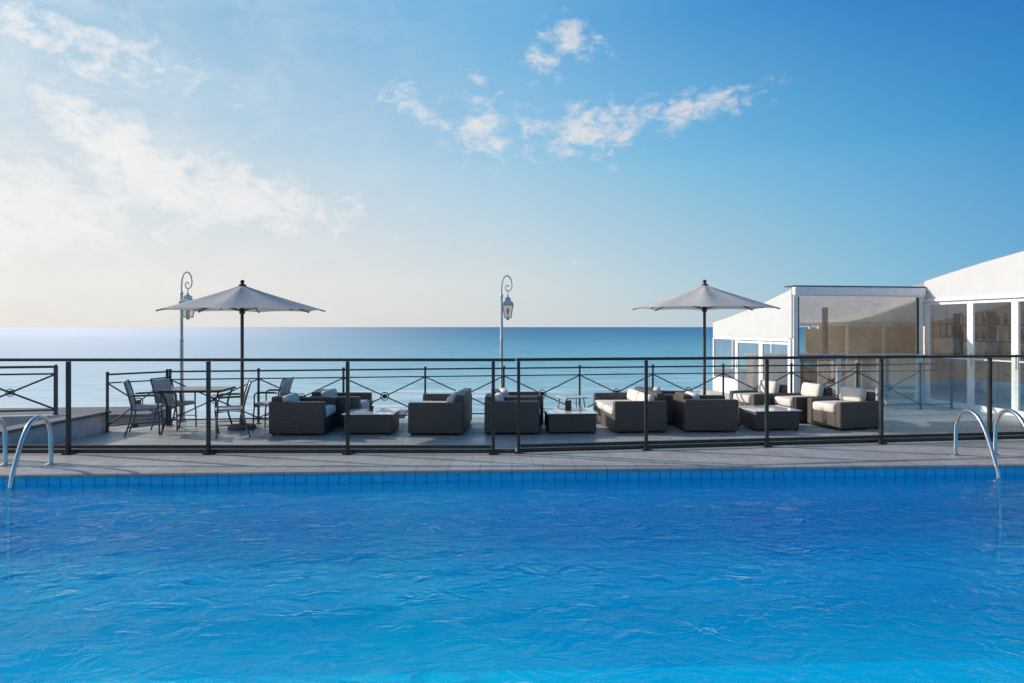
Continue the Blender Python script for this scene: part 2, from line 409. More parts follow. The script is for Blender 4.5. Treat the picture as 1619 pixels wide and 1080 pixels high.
xs = [-14,-8,0,8,16]
b = MB()
for i in range(len(xs)-1):
    x0,x1 = xs[i],xs[i+1]
    b.prism([(x0,edge(x0)+.3,-.3),(x1,edge(x1)+.3,-.3),(x1,back(x1),-.3),(x0,back(x0),-.3)],(0,0,.3))
bmesh.ops.remove_doubles(b.bm,verts=list(b.bm.verts),dist=1e-4)
ctr = [f for f in b.bm.faces if abs(f.normal.x) > .9 and abs(f.calc_center_median().x) < 13]
bmesh.ops.delete(b.bm,geom=ctr,context='FACES_ONLY')
struct(b,'poolside_pavement',M['paving'],'grey tiled pavement between pool and glass fence','pavement')
b = MB()
prof = [(.297,.003),(.03,.003),(.008,-.002),(0,-.012),(.0,-.028),(.02,-.035),(.297,-.035)]
b.prism([(-14,edge(-14)+y,z) for y,z in prof],(30,30*ES,0))
struct(b,'pool_coping',M['coping'],'stone coping along the far edge of the pool','kerb')
b = MB()
zf = -1.5
b.face([(-14,.9,zf),(16,.9,zf),(16,edge(16)+.02,zf),(-14,edge(-14)+.02,zf)])
b.face([(-14,edge(-14)+.02,zf),(16,edge(16)+.02,zf),(16,edge(16)+.02,-.034),(-14,edge(-14)+.02,-.034)])
b.face([(-14,.9,zf),(16,.9,zf),(16,.9,-.01),(-14,.9,-.01)])
b.face([(-14,.9,zf),(-14,edge(-14)+.02,zf),(-14,edge(-14)+.02,-.05),(-14,.9,-.05)])
b.face([(16,.9,zf),(16,edge(16)+.02,zf),(16,edge(16)+.02,-.05),(16,.9,-.05)])
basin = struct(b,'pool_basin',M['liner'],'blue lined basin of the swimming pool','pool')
b = MB(); b.face([(-14,edge(-14)+.016,-.22),(16,edge(16)+.016,-.22),(16,edge(16)+.016,-.036),(-14,edge(-14)+.016,-.036)])
b.build('waterline_tiles',M['tile_band'],basin)
b = MB(); b.box((1,-2.11,-.2),(30,6,.4)); struct(b,'near_pavement',M['paving'],'tiled pavement on the near side of the pool','pavement')

# pool water with real ripples
b = MB(); NX,NY = 430,190
gv = []
for j in range(NY+1):
    row = []
    for i in range(NX+1):
        x = -7.2+14.8*i/NX; f = j/NY; y = .9+(edge(x)+.018-.9)*f
        am = 1.15+.8*max(-1,min(1,-x/4)); am *= .75+.6*noise.noise(Vector((x*.35,y*.4,9)))
        am *= min(1,.25+(1-f)*5)
        h = .026*noise.noise(Vector((x*1.2+.5*y,y*1.9,0)))+.016*noise.noise(Vector((x*2.6-y*1.0,y*4.0,4)))+.004*noise.noise(Vector((x*6+y*2,y*8.5,8)))
        row.append(b.bm.verts.new((x,y,WZ+h*am)))
    gv.append(row)
for j in range(NY):
    for i in range(NX): b.bm.faces.new((gv[j][i],gv[j][i+1],gv[j+1][i+1],gv[j+1][i]))
for x0,x1 in ((-14,-7.2),(7.6,16)):
    b.face([(x0,.9,WZ),(x1,.9,WZ),(x1,edge(x1)+.018,WZ),(x0,edge(x0)+.018,WZ)])
struct(b,'pool_water',M['water'],'rippled clear blue water filling the pool','water',smooth=True,recalc=False)

# terrace
tp = [(-7.4,8.3),(0,8.3),(16,8.3+.147*16),(16,22),(5.5,19.95),(6.15,14.85),(-6.3,12.75),(-6.95,11.85)]
b = MB(); b.prism([(x,y,-12.95) for x,y in tp],(0,0,12.95+TZ))
struct(b,'terrace_deck',M['planks'],'wood plank terrace one step below the poolside','terrace')
b = MB(); b.prism([(x,y,-12.95) for x,y in [(-16,8.3),(-7.41,8.3),(-7.01,11.85),(-8.0,14.4),(-16,13.0)]],(0,0,12.95+TZ-.25))
struct(b,'side_terrace',M['stone'],'lower stone landing left of the terrace','terrace')

# ------------------------------------------------------------ glass fences
def glass_fence(name,label,P,panes,over=.03):
    P = [Vector((p[0],p[1],0)) for p in P]
    r = thing(name,label,'fence',P[0]); o = P[0]
    L = [p-o for p in P]
    for p in L:
        q = MB(); q.box((p.x,p.y,.535),(.037,.05,1.07)); pst = q.build('post',M['dark_metal'],r,bevel=.004)
        q = MB(); q.box((p.x,p.y,.009),(.10,.10,.012)); q.lathe([(.009,.014),(.009,.024),(.002,.026)],(p.x+.035,p.y-.035,0),8); q.lathe([(.009,.014),(.009,.024),(.002,.026)],(p.x-.035,p.y-.035,0),8)
        q.build('base_plate',M['dark_metal'],pst)
    d = (L[-1]-L[0]).normalized(); nn_ = Vector((-d.y,d.x,0))
    q = MB(); q.bar(L[0]-d*.03+Vector((0,0,1.09)),L[-1]+d*over+Vector((0,0,1.09)),.06,.034); q.build('top_rail',M['dark_metal'],r,bevel=.008)
    q = MB(); q.bar(L[0]+nn_*.12+Vector((0,0,.023)),L[-1]+d*over+nn_*.12+Vector((0,0,.023)),.10,.04); q.build('base_kerb',M['dark_cap'],r,bevel=.006)
    for i,(a,c) in enumerate(zip(L[:-1],L[1:])):
        e = (c-a).normalized()
        A = a+e*.024; C = c-e*.024
        q = MB(); q.bar(A+Vector((0,0,.085)),C+Vector((0,0,.085)),.03,.040); q.build('bottom_rail',M['dark_metal'],r,bevel=.004)
        A = a+e*.026; C = c-e*.026
        if i in panes:
            q = MB(); q.face([A+Vector((0,0,.108)),C+Vector((0,0,.108)),C+Vector((0,0,1.068)),A+Vector((0,0,1.068))]); q.build('glass_panel',M['fence_glass'],r)
    return r
glass_fence('pool_fence','straight left pool fence with dark posts and rails, ending at mid photo',[(-8.38,7.9),(-6.76,7.9),(-5.13,7.9),(-3.51,7.9),(-1.9,7.9),(-.216,7.9)],(0,),.255)
glass_fence('pool_fence','right hand pool fence angling back towards the white pavilion',[(.077+1.528*i,7.95+.225*i) for i in range(7)],(3,4,5))

# ------------------------------------------------------------ pool ladders
def ladder(x,y,label):
    r = thing('pool_ladder',label,'ladder',(x,y,0),math.atan(ES),'pool ladders')
    path = spline([(0,.50,.0),(0,.50,.20),(0,.485,.37),(0,.41,.49),(0,.29,.535),(0,.16,.49),(0,.05,.36),(0,-.06,.13),(0,-.13,-.06),(0,-.16,-.3),(0,-.16,-.7),(0,-.14,-1.0)],7)
    for s in (-.235,.235):
        q = MB(); q.tube([p+Vector((s,0,0)) for p in path],.022,12); rl = q.build('rail',M['steel'],r,smooth=True)
        q = MB(); q.lathe([(.055,0),(.055,.008),(.04,.016),(.026,.02)],(s,.50,.001),16); q.build('flange',M['steel'],rl,smooth=True)
    for z in (-.33,-.58,-.83):
        q = MB(); q.box((0,-.15,z),(.45,.09,.03)); q.build('step',M['white_paint'],r,bevel=.006)
ladder(-5.14,edge(-5.1)+.02,'curved steel pool ladder in the far left corner by fence')
ladder(5.34,edge(5.34)+.04,'curved steel pool ladder at the far right by fence')

# ------------------------------------------------------------ railings
def railing(label,pts,cross=True,name='metal_railing',z=TZ,skip=(),kx=1.0):
    P = [Vector((p[0],p[1],0)) for p in pts]; o = P[0]
    r = thing(name,label,'railing',(o.x,o.y,z)); L = [p-o for p in P]
    for p in L:
        q = MB(); q.box((p.x,p.y,.5),(.035*kx,.035*kx,1.0)); q.lathe([(.03,1.0),(.03,1.02),(.012,1.035)],(p.x,p.y,0),10); q.box((p.x,p.y,.005),(.09,.09,.01)); q.build('post',M['rail_metal'],r)
    for nm,zz,ww,hh in (('top_rail',.985,.045,.03*kx),('upper_rail',.84,.022,.022*kx),('lower_rail',.10,.022,.022*kx)):
        q = MB()
        for a,c in zip(L[:-1],L[1:]):
            e = (c-a).normalized()
            q.bar(a+e*.018*kx+Vector((0,0,zz)),c-e*.018*kx+Vector((0,0,zz)),ww,hh)
        q.build(nm,M['rail_metal'],r)
    for i,(a,c) in enumerate(zip(L[:-1],L[1:])):
        if not cross or i in skip: continue
        e = (c-a).normalized(); q = MB(); z0,z1 = .115,.825
        A = a+e*.02; C = c-e*.02; mid = (a+c)/2; n = Vector((-e.y,e.x,0))
        q.bar(A+Vector((0,0,z0)),C+Vector((0,0,z1)),.016,.022*kx)
        q.bar(A+Vector((0,0,z1))+n*.012,C+Vector((0,0,z0))+n*.012,.016,.022*kx)
        br = q.build('cross_brace',M['rail_metal'],r)
        q = MB(); cz = (z0+z1)/2
        ring = [mid+e*.075*math.cos(k*math.pi/9)+Vector((0,0,cz+.075*math.sin(k*math.pi/9))) for k in range(19)]
        q.tube(ring,.010,6,caps=False)
        q.tube([mid-n*.02+Vector((0,0,cz)),mid+n*.03+Vector((0,0,cz))],.045,12)
        q.build('rosette',M['rail_metal'],br)
def RY(x): return 13.5+.165*x
railing('long dark seaward railing with crossed braces behind the wicker seats',[(-6.24+1.52*i,RY(-6.24+1.52*i)) for i in range(11)]+[(9.72,RY(9.72))],skip=(10,))
railing('short return railing beside the dining chairs at the terrace corner',[(-6.93,11.7),(-6.28,12.44)],cross=True)
railing('railing with crossed braces on the lower landing at far left',[(-14.2,12.93),(-12.55,13.28),(-10.95,13.63),(-9.35,14.0)],kx=1.6)
b = MB(); b.bar((-13.7,13.04,TZ-.13),(-9.25,14.02,TZ-.13),.2,.26)
tag(b.build('landing_kerb_wall',M['white_wall'],bevel=.01),'low pale kerb wall under the far left railing','wall')
pw = thing('parapet_wall','low grey parapet wall with dark ledge along the left side of the terrace','wall',(-7.1,11.8,TZ))
b = MB(); b.prism([(.12,0,-.3),(-.1,-3.45,-.3),(-.34,-3.44,-.3),(-.12,.02,-.3)],(0,0,.60)); b.build('wall',M['white_wall'],pw,bevel=.015)
b = MB(); b.prism([(.16,.04,.302),(-.06,-3.49,.302),(-.38,-3.48,.302),(-.16,.06,.302)],(0,0,.045)); b.build('ledge',M['roof_grey'],pw,bevel=.008)

# ------------------------------------------------------------ street lamps
def make_lamp(label,loc,rz=0):
    r = thing('street_lamp',label,'street lamp',loc,rz,'lantern lamps along the railing')
    q = MB(); q.lathe([(.09,0),(.09,.05),(.06,.08),(.05,.5),(.042,.55),(.034,.6),(.032,1.5),(.038,1.52),(.038,1.56),(.03,1.58),(.026,2.40),(.032,2.42),(.032,2.45),(.02,2.47)],(0,0,0),14)
    q.build('post',M['grey_paint'],r,smooth=True)
    cr = spline([(0,0,2.44),(0,0,2.58),(.012,0,2.70),(.045,0,2.795),(.105,0,2.835),(.165,0,2.80),(.198,0,2.72),(.205,0,2.62),(.18,0,2.55),(.13,0,2.525),(.088,0,2.55),(.078,0,2.60),(.10,0,2.64),(.135,0,2.63),(.14,0,2.60)],6)
    q = MB(); q.tube(cr,.016,8,.009); br = q.build('scroll_bracket',M['grey_paint'],r,smooth=True)
    q = MB(); q.tube([(.125,0,2.53),(.125,0,2.40)],.009,6); q.lathe([(.006,2.45),(.02,2.44),(.02,2.42),(.006,2.41)],(.125,0,0),8); q.build('hanger',M['grey_paint'],br)
    c = Vector((.125,0,0)); PH = math.pi/4
    q = MB()
    for kx in (-1,1):
        for ky in (-1,1): q.bar(c+Vector((kx*.062,ky*.062,1.99)),c+Vector((kx*.105,ky*.105,2.24)),.014,.014)
    q.lathe([(.10,1.975),(.10,1.99),(.085,1.995)],c,4,PH); q.lathe([(.155,2.235),(.165,2.25),(.155,2.262)],c,4,PH)
    q.lathe([(.02,1.94),(.035,1.955),(.03,1.975)],c,8)
    ln = q.build('lantern',M['grey_paint'],r)
    q = MB(); q.lathe([(.16,2.263),(.14,2.29),(.075,2.34),(.07,2.36),(.09,2.37),(.02,2.41),(.012,2.42)],c,4,PH); q.build('cap',M['grey_paint'],ln)
    q = MB()
    for k in range(4):
        a0 = PH+k*math.pi/2; a1 = a0+math.pi/2
        def pp(a,rr,z): return c+Vector((rr*math.cos(a),rr*math.sin(a),z))
        q.face([pp(a0,.084,1.996),pp(a1,.084,1.996),pp(a1,.144,2.234),pp(a0,.144,2.234)])
    q.build('glass',M['lamp_glass'],ln)
    q = MB(); q.lathe([(.012,1.996),(.012,2.06),(.03,2.09),(.035,2.13),(.02,2.18),(.004,2.19)],c,10); q.build('bulb',M['lamp_glow_glass'],ln,smooth=True)
    return r
lamp0 = make_lamp('pale scrolled lantern lamp post rising above mid railing',(-.21,13.8,TZ),R(4))
l2 = copy_tree(lamp0); l2.location = (-6.24,12.9,TZ); l2.rotation_euler.z = R(-6); l2['label'] = 'pale scrolled lantern lamp post behind the left parasol'

# ------------------------------------------------------------ parasols
def make_umbrella(label,loc,rz):
    r = thing('parasol',label,'parasol',loc,rz,'terrace parasols')
    Rr,zt,zr,N,SB,RG = 1.45,2.53,2.09,8,6,9
    q = MB(); rows = []
    for j in range(RG+1):
        f = j/RG; row = []
        for k in range(N*SB):
            s,m_ = divmod(k,SB); g = m_/SB
            a0 = 2*math.pi*s/N; a1 = 2*math.pi*(s+1)/N
            e0 = Vector((math.cos(a0),math.sin(a0),0)); e1 = Vector((math.cos(a1),math.sin(a1),0))
            rr = Rr*(.035+.965*f); p = (e0*(1-g)+e1*g)*rr
            sag = math.sin(math.pi*g)
            p *= 1-.05*sag*f**3
            z = zt-(zt-zr)*f**.93 - .02*sag*math.sin(math.pi*f) + .02*sag*f**4
            row.append(q.bm.verts.new((p.x,p.y,z)))
        rows.append(row)
    n = N*SB
    for j in range(RG):
        for k in range(n): q.bm.faces.new((rows[j][k],rows[j][(k+1)%n],rows[j+1][(k+1)%n],rows[j+1][k]))
    q.bm.faces.new(rows[0])
    q.build('canopy',M['canopy'],r,smooth=True)
    q = MB(); q.lathe([(.05,zt-.012),(.075,zt+.0),(.07,zt+.02),(.035,zt+.03),(.03,zt+.05),(.045,zt+.07),(.035,zt+.095),(.008,zt+.105)],(0,0,0),14); q.build('finial',M['pole_wood'],r,smooth=True)
    q = MB(); q.tube([(0,0,.05),(0,0,zt-.02)],.029,14); q.build('pole',M['pole_wood'],r,smooth=True)
    q = MB(); q.lathe([(.045,2.03),(.05,2.05),(.05,2.10),(.035,2.12)],(0,0,0),14); q.build('hub',M['pole_wood'],r,smooth=True)
    for s in range(N):
        a = 2*math.pi*s/N; e = Vector((math.cos(a),math.sin(a),0))
        q = MB(); q.bar(e*.05+Vector((0,0,zt-.055)),e*(Rr*.985)+Vector((0,0,zr-.012)),.016,.018)
        rb = q.build('rib',M['pole_wood'],r)
        q = MB(); q.bar(e*.05+Vector((0,0,2.09)),e*(Rr*.5)+Vector((0,0,zt-(zt-zr)*.52-.035)),.012,.014); q.build('strut',M['pole_wood'],rb)
    q = MB(); q.lathe([(.24,0),(.24,.05),(.2,.075),(.05,.085),(.035,.25),(.03,.26)],(0,0,0),20); q.build('base',M['roof_grey'],r,smooth=True)
    return r
um = make_umbrella('light grey parasol over the dining table',(-4.78,12.1,TZ),R(9))
u2 = copy_tree(um); u2.location = (3.72,13.2,TZ); u2.rotation_euler.z = R(31); u2.scale = (.96,.96,1.03); u2['label'] = 'light grey parasol standing near the white pavilion'

# ------------------------------------------------------------ wicker seats (front is -y)
def make_seat(name,label,cat,group,W,Dp=.92,arm=.56,back=.63,ct=.44,bh=.22,n=1):
    r = thing(name,label,cat,(0,0,0),0,group)
    q = MB(); q.box((0,-.02,.155),(W-.27,Dp-.06,.25)); q.build('seat_base',M['wicker'],r,bevel=.012)
    for s in (-1,1):
        q = MB(); q.box((s*(W/2-.065),0,(arm+.03)/2),(.13,Dp,arm-.03)); q.build('arm',M['wicker'],r,bevel=.02)
    q = MB(); q.box((0,Dp/2-.075,(back+.03)/2),(W-.264,.15,back-.03)); q.build('backrest',M['wicker'],r,bevel=.02)
    cw = (W-.275)/n; th = ct-.283
    for i in range(n):
        cx = -(W-.275)/2+cw*(i+.5)
        q = MB(); q.cushion((cx,-.09,.283+th/2),(cw-.008,Dp-.14,th),.05); q.build('seat_cushion',M['cushion'],r,smooth=True)
        q = MB(); q.cushion(Matrix.Translation((cx,Dp/2-.235,ct-.01+bh/2)) @ Matrix.Rotation(R(-10),4,'X'),(cw-.015,.15,bh),.06); q.build('back_cushion',M['cushion'],r,smooth=True)
    for sx_ in (-1,1):
        for sy_ in (-1,1):
            q = MB(); q.box((sx_*(W/2-.06),sy_*(Dp/2-.07),.016),(.05,.05,.032)); q.build('foot',M['dark_metal'],r)
    return r
GA = 'wicker armchairs on the terrace'
ch0 = make_seat('wicker_armchair','x','armchair',GA,.86)
seats = [ # x, y, rz, label
 (-3.56,11.7,90,'dark wicker armchair left of the first coffee table, nearest the pool, facing right'),
 (-3.14,12.57,86,'dark wicker armchair behind the leftmost wicker armchair, facing right'),
 (0.0,11.8,90,'dark wicker armchair left of the middle coffee table, nearest the pool, facing right'),
 (.08,12.7,94,'dark wicker armchair behind the middle one, its back to the centre lamp post'),
 (3.4,12.05,90,'dark wicker armchair left of the third coffee table, nearest the pool'),
 (2.98,12.95,78,'dark wicker armchair behind the third group, just left of right parasol pole')]
for i,(x,y,a,lb) in enumerate(seats):
    o = ch0 if i == 0 else copy_tree(ch0)
    o.location = (x,y,TZ); o.rotation_euler.z = R(a); o['label'] = lb
# low two seat sofas (each faces left)
sf0 = make_seat('wicker_sofa','wide dark wicker sofa right of the first coffee table, facing left','sofa','wicker sofas on the terrace',1.62,.92,.54,.66,.42,.22,2)
sf0.location = (-1.24,12.12,TZ); sf0.rotation_euler.z = R(-92)
sf1 = copy_tree(sf0); sf1.location = (2.1,12.35,TZ); sf1.rotation_euler.z = R(-84); sf1['label'] = 'wide wicker sofa with white cushions right of the middle coffee table, facing left'
# open, low armed chairs with deep cream cushions
lc0 = make_seat('wicker_lounge_chair','sunlit low armed wicker chair with deep cream cushions, rightmost by the pavilion','armchair','low wicker lounge chairs by the pavilion',.84,.88,.49,.64,.45,.27)
lc = [(5.98,12.32,-74,lc0['label']),(5.62,13.2,-78,'sunlit low armed wicker chair with cream cushions, middle one of three by pavilion'),(5.02,13.82,-74,'sunlit low armed wicker chair with cream cushions, leftmost of three by pavilion')]
for i,(x,y,a,lb) in enumerate(lc):
    o = lc0 if i == 0 else copy_tree(lc0)
    o.location = (x,y,TZ); o.rotation_euler.z = R(a); o['label'] = lb

def make_coffee_table(label):
    r = thing('coffee_table',label,'table',(0,0,0),0,'wicker coffee tables')
    q = MB(); q.box((0,0,.18),(.80,.76,.30)); q.build('body',M['wicker'],r,bevel=.015)
    q = MB(); q.box((0,0,.345),(.86,.82,.014)); q.build('table_top',M['table_top'],r,bevel=.004)
    for sx_ in (-1,1):
        for sy_ in (-1,1):
            q = MB(); q.box((sx_*.36,sy_*.34,.0145),(.05,.05,.029)); q.build('foot',M['dark_metal'],r)
    return r
tabs = [(-2.40,11.75,0,'low wicker coffee table with glass top in the left seating group'),(1.0,11.85,3,'low wicker coffee table with glass top in the middle seating group'),(4.55,12.2,8,'low wicker coffee table with glass top in the right seating group')]
t0 = make_coffee_table(tabs[0][3])
for i,(x,y,a,lb) in enumerate(tabs):
    o = t0 if i == 0 else copy_tree(t0)
    o.location = (x,y,TZ); o.rotation_euler.z = R(a); o['label'] = lb
ttz = TZ+.3525
def pot_plant(x,y,label):
    r = thing('potted_plant',label,'plant',(x,y,ttz))
    q = MB(); q.lathe([(.035,0),(.05,.09),(.045,.092),(.04,.08)],(0,0,0),14); q.build('pot',M['dark_metal'],r,smooth=True)
    q = MB()
    for k in range(26):
        a = random.uniform(0,6.28); tl = random.uniform(.1,.9); h = random.uniform(.07,.13); e = Vector((math.cos(a),math.sin(a),0)); s_ = Vector((-e.y,e.x,0))
        base = Vector((0,0,.085)); tip = base+e*h*tl+Vector((0,0,h)); md = (base+tip)/2+Vector((0,0,.01))
        q.face([base,md+s_*.012,tip,md-s_*.012])
    q.build('leaves',M['leaf'],r)
pot_plant(-2.42,11.72,'small leafy plant in dark pot on the left coffee table')
def menu_stand(x,y,rz,label):
    r = thing('menu_stand',label,'menu stand',(x,y,ttz),rz)
    q = MB(); q.box((0,0,.008),(.10,.07,.016)); q.build('base',M['dark_metal'],r)
    q = MB(); q.box((0,0,.095),(.10,.006,.155)); q.build('card',M['cushion'],r)
    q = MB(); q.box((0,.008,.095),(.112,.008,.165)); q.build('backing',M['dark_metal'],r)
menu_stand(.97,11.82,R(195),'small dark menu stand on the middle coffee table')
def tumbler(x,y,z,label):
    q = MB(); q.lathe([(.028,0),(.034,.09),(.031,.09),(.026,.008)],(0,0,0),14); o = q.build('tumbler',M['lamp_glass'],smooth=True); o.location = (x,y,z); tag(o,label,'glass')
tumbler(1.18,11.75,ttz,'clear tumbler beside the menu stand on middle coffee table')
tumbler(4.5,12.1,ttz,'clear tumbler alone on the right coffee table')
# low side table by the railing
r = thing('side_table','low side table with pale legs by the railing behind the middle coffee table','table',(1.13,12.95,TZ),R(20))
q = MB(); q.box((0,0,.47),(.46,.46,.022)); q.build('table_top',M['sling'],r,bevel=.006)
for sx_ in (-1,1):
    for sy_ in (-1,1):
        q = MB(); q.tube([(sx_*.22,sy_*.22,0),(sx_*.17,sy_*.17,.457)],.014,8); q.build('leg',M['grey_paint'],r,smooth=True)

# ------------------------------------------------------------ dining set
def make_patio_chair(label):
    r = thing('patio_chair',label,'chair',(0,0,0),0,'metal patio chairs round the dining table')
    cm = M['chair_metal']
    for s in (-1,1):
        x = s*.26
        q = MB(); q.tube(spline([(x,-.24,0),(x,-.235,.25),(x,-.22,.42),(x,-.22,.60),(x,-.19,.645),(x,-.10,.655),(x,.18,.655)],5),.014,8); q.build('front_leg',cm,r,smooth=True)
        q = MB(); q.tube(spline([(x,.27,0),(x,.20,.22),(x,.17,.42),(x,.20,.62),(x,.27,.86),(x*.9,.29,.885)],5),.014,8); q.build('back_leg',cm,r,smooth=True)
        q = MB(); q.box((x,-.02,.668),(.04,.30,.016)); q.build('armrest',cm,r,bevel=.004)
        q = MB(); q.tube([(x,-.235,.2),(x,.205,.2)],.009,6); q.build('stretcher',cm,r,smooth=True)
    q = MB(); q.tube([(-.26,-.22,.42),(.26,-.22,.42),(.26,.17,.42),(-.26,.17,.42),(-.26,-.215,.42)],.011,8); q.build('seat_frame',cm,r,smooth=True)
    q = MB(); q.tube([(-.234,.29,.885),(.234,.29,.885)],.013,8); q.build('back_rail',cm,r,smooth=True)
    q = MB(); q.cushion((0,-.03,.450),(.49,.44,.04),.018); q.build('seat',M['sling'],r,smooth=True)
    q = MB(); pts = [(.18,.46),(.19,.52),(.215,.62),(.25,.75),(.283,.868)]
    for (y0,z0),(y1,z1) in zip(pts[:-1],pts[1:]): q.prism([(-.243,y0,z0),(.243,y0,z0),(.243,y1,z1),(-.243,y1,z1)],(0,.006,0))
    bk = q.build('backrest',M['sling'],r)
    return r
pc = [(-6.22,11.58,112,'patio chair at left end of the dining table, nearest the pool, facing right'),(-6.0,12.15,80,'patio chair behind the leftmost patio chair, close to the left lamp post'),
      (-4.66,11.36,-66,'patio chair right of the dining table, nearest the pool, facing left'),(-4.24,12.1,-92,'patio chair right of the left parasol pole, nearest the railing')]
c0 = make_patio_chair(pc[0][3])
for i,(x,y,a,lb) in enumerate(pc):
    o = c0 if i == 0 else copy_tree(c0)
    o.location = (x,y,TZ); o.rotation_euler.z = R(a); o['label'] = lb
r = thing('dining_table','dark metal dining table with glass top among the patio chairs','table',(-5.42,11.8,TZ),R(4))
q = MB(); q.box((0,0,.735),(1.0,.78,.012)); q.build('table_top',M['dark_top'],r,bevel=.003)
q = MB()
for a,c_ in (((-.5,-.39),(.5,-.39)),((.5,-.39),(.5,.39)),((.5,.39),(-.5,.39)),((-.5,.39),(-.5,-.39))): q.bar((*a,.715),(*c_,.715),.03,.028)
q.build('frame',M['dark_metal'],r)
for sx_ in (-1,1):
    for sy_ in (-1,1):
        q = MB(); q.tube(spline([(sx_*.47,sy_*.36,0),(sx_*.40,sy_*.30,.3),(sx_*.40,sy_*.30,.5),(sx_*.46,sy_*.35,.705)],5),.016,8); q.build('leg',M['dark_metal'],r,smooth=True)

# ------------------------------------------------------------ pavilion (frame: s along the front, t away from the pool)
C0 = (6.4,15.6,TZ)
def P3(s,t_,z=0): 
    p = Vector(C0)+D2*s+N2*t_; return (p.x,p.y,TZ+z)
r = thing('tent_pavilion','small white tent roof pavilion with sunlit gable, left of the glazed porch','pavilion',C0,ANG)
q = MB(); q.prism([(-.02,0,1.54),(-.02,4.0,1.54),(-.02,4.0,1.93),(-.02,3.0,2.07),(-.02,2.0,2.24),(-.02,1.0,2.44),(-.02,0,2.66)],(.04,0,0)); q.build('gable_panel',M['tent'],r)
q = MB(); ln = [(4.12,1.935),(3.0,2.085),(2.0,2.255),(1.0,2.455),(.0,2.68)]
for (a,za),(c_,zc) in zip(ln[:-1],ln[1:]): q.face([(-.03,a,za),(9,a,za),(9,c_,zc),(-.03,c_,zc)])
q.build('roof',M['tent'],r,smooth=True)
for tt in (.06,1.36,2.63,3.96):
    q = MB(); q.box((0,tt,.76),(.06,.06,1.52)); q.build('post',M['white_paint'],r,bevel=.005)
q = MB(); q.box((0,2.0,1.50),(.055,3.8,.07)); q.build('head_rail',M['white_paint'],r)
for a,c_ in ((.1,1.32),(1.40,2.59)):
    q = MB(); m_ = (a+c_)/2; wd = c_-a
    q.box((0,a+.025,.72),(.045,.05,1.44)); q.box((0,c_-.025,.72),(.045,.05,1.44)); q.box((0,m_,1.415),(.043,wd-.10,.05)); q.box((0,m_,.06),(.043,wd-.10,.12))
    dr = q.build('door',M['white_paint'],r)
    q = MB(); q.face([(0,a+.05,.12),(0,c_-.05,.12),(0,c_-.05,1.39),(0,a+.05,1.39)]); q.build('glass_pane',M['low_glass'],dr)
    q = MB(); q.tube([(-.05,c_-.05,.7),(-.05,c_-.05,.9)],.01,8); q.build('handle',M['steel'],dr)
q = MB(); q.face([(0,2.67,.4),(0,3.92,.4),(0,3.92,1.46),(0,2.67,1.46)]); q.build('window_pane',M['low_glass'],r)
q = MB(); q.box((0,3.295,.2),(.05,1.25,.4)); q.build('apron_panel',M['white_paint'],r)
q = MB(); q.box((4.5,4.0,.3),(9,.05,.6)); 
for k in range(8): q.box((.6+k*1.2,4.0,1.2),(.06,.055,1.3))
q.box((4.5,4.0,1.88),(9,.06,.1)); q.build('rear_wall',M['white_paint'],r)

# glazed porch
r = thing('glazed_porch','flat roofed porch with clear roll down blind between the two white tents','porch',C0,ANG)
q = MB(); q.box((1.70,.13,2.735),(3.42,.38,.03)); q.build('roof_cap',M['dark_cap'],r,bevel=.006)
q = MB(); q.box((1.67,-.04,2.615),(3.34,.15,.20)); q.build('shade_housing',M['white_paint'],r,bevel=.03)
for s_ in (.07,3.27):
    q = MB(); q.box((s_,0.02,1.25),(.11,.11,2.50)); q.build('post',M['white_paint'],r,bevel=.006)
for s_ in (.14,3.20):
    q = MB(); q.box((s_,-.01,1.83),(.025,.05,1.33)); q.build('blind_guide',M['dark_cap'],r)
q = MB(); nx,nz = 60,30; g = []
for j in range(nz+1):
    row = []
    for i in range(nx+1):
        x = .155+3.03*i/nx; z = 1.19+1.32*j/nz
        y = .012*noise.noise(Vector((x*1.5,z*2.5,0)))+.008*noise.noise(Vector((x*4,z*6,3)))
        row.append(q.bm.verts.new((x,-.005+y,z)))
    g.append(row)
for j in range(nz):
    for i in range(nx): q.bm.faces.new((g[j][i],g[j][i+1],g[j+1][i+1],g[j+1][i]))
q.build('clear_blind',M['blind'],r,smooth=True)
q = MB(); q.box((1.67,0,1.165),(3.06,.04,.035)); q.build('blind_bar',M['grey_paint'],r)
for k in range(3):
    a = .135+k*1.025
    q = MB()
    q.box((a+.02,0,.565),(.04,.045,1.12)); q.box((a+.99,0,.565),(.04,.045,1.12)); q.box((a+.505,0,.05),(.93,.043,.09)); q.box((a+.505,0,1.10),(.93,.043,.05))
    ap = q.build('window_frame',M['white_paint'],r)
    q = MB(); q.face([(a+.04,0,.095),(a+.97,0,.095),(a+.97,0,1.075),(a+.04,0,1.075)]); q.build('glass_pane',M['low_glass'],ap)
q = MB(); q.box((1.95,1.7,1.15),(.10,.10,2.3)); q.build('inner_post',M['brown_wood'],r)
r = thing('bar_counter','brown wooden counter seen through the clear blind','counter',P3(1.7,2.6),ANG)
q = MB(); q.box((0,0,.52),(2.6,.5,1.04)); q.build('body',M['brown_wood'],r,bevel=.01)
q = MB(); q.box((0,0,1.06),(2.7,.6,.04)); q.build('top',M['beige'],r,bevel=.006)
r = thing('screen_panel','beige folded screen standing behind the porch blind','screen',P3(2.75,3.2),ANG)
q = MB(); q.box((0,0,1.0),(.8,.04,1.5)); q.build('panel',M['beige'],r)
q = MB(); q.box((0,-.002,.1),(.86,.06,.2)); q.build('foot',M['shelf'],r)

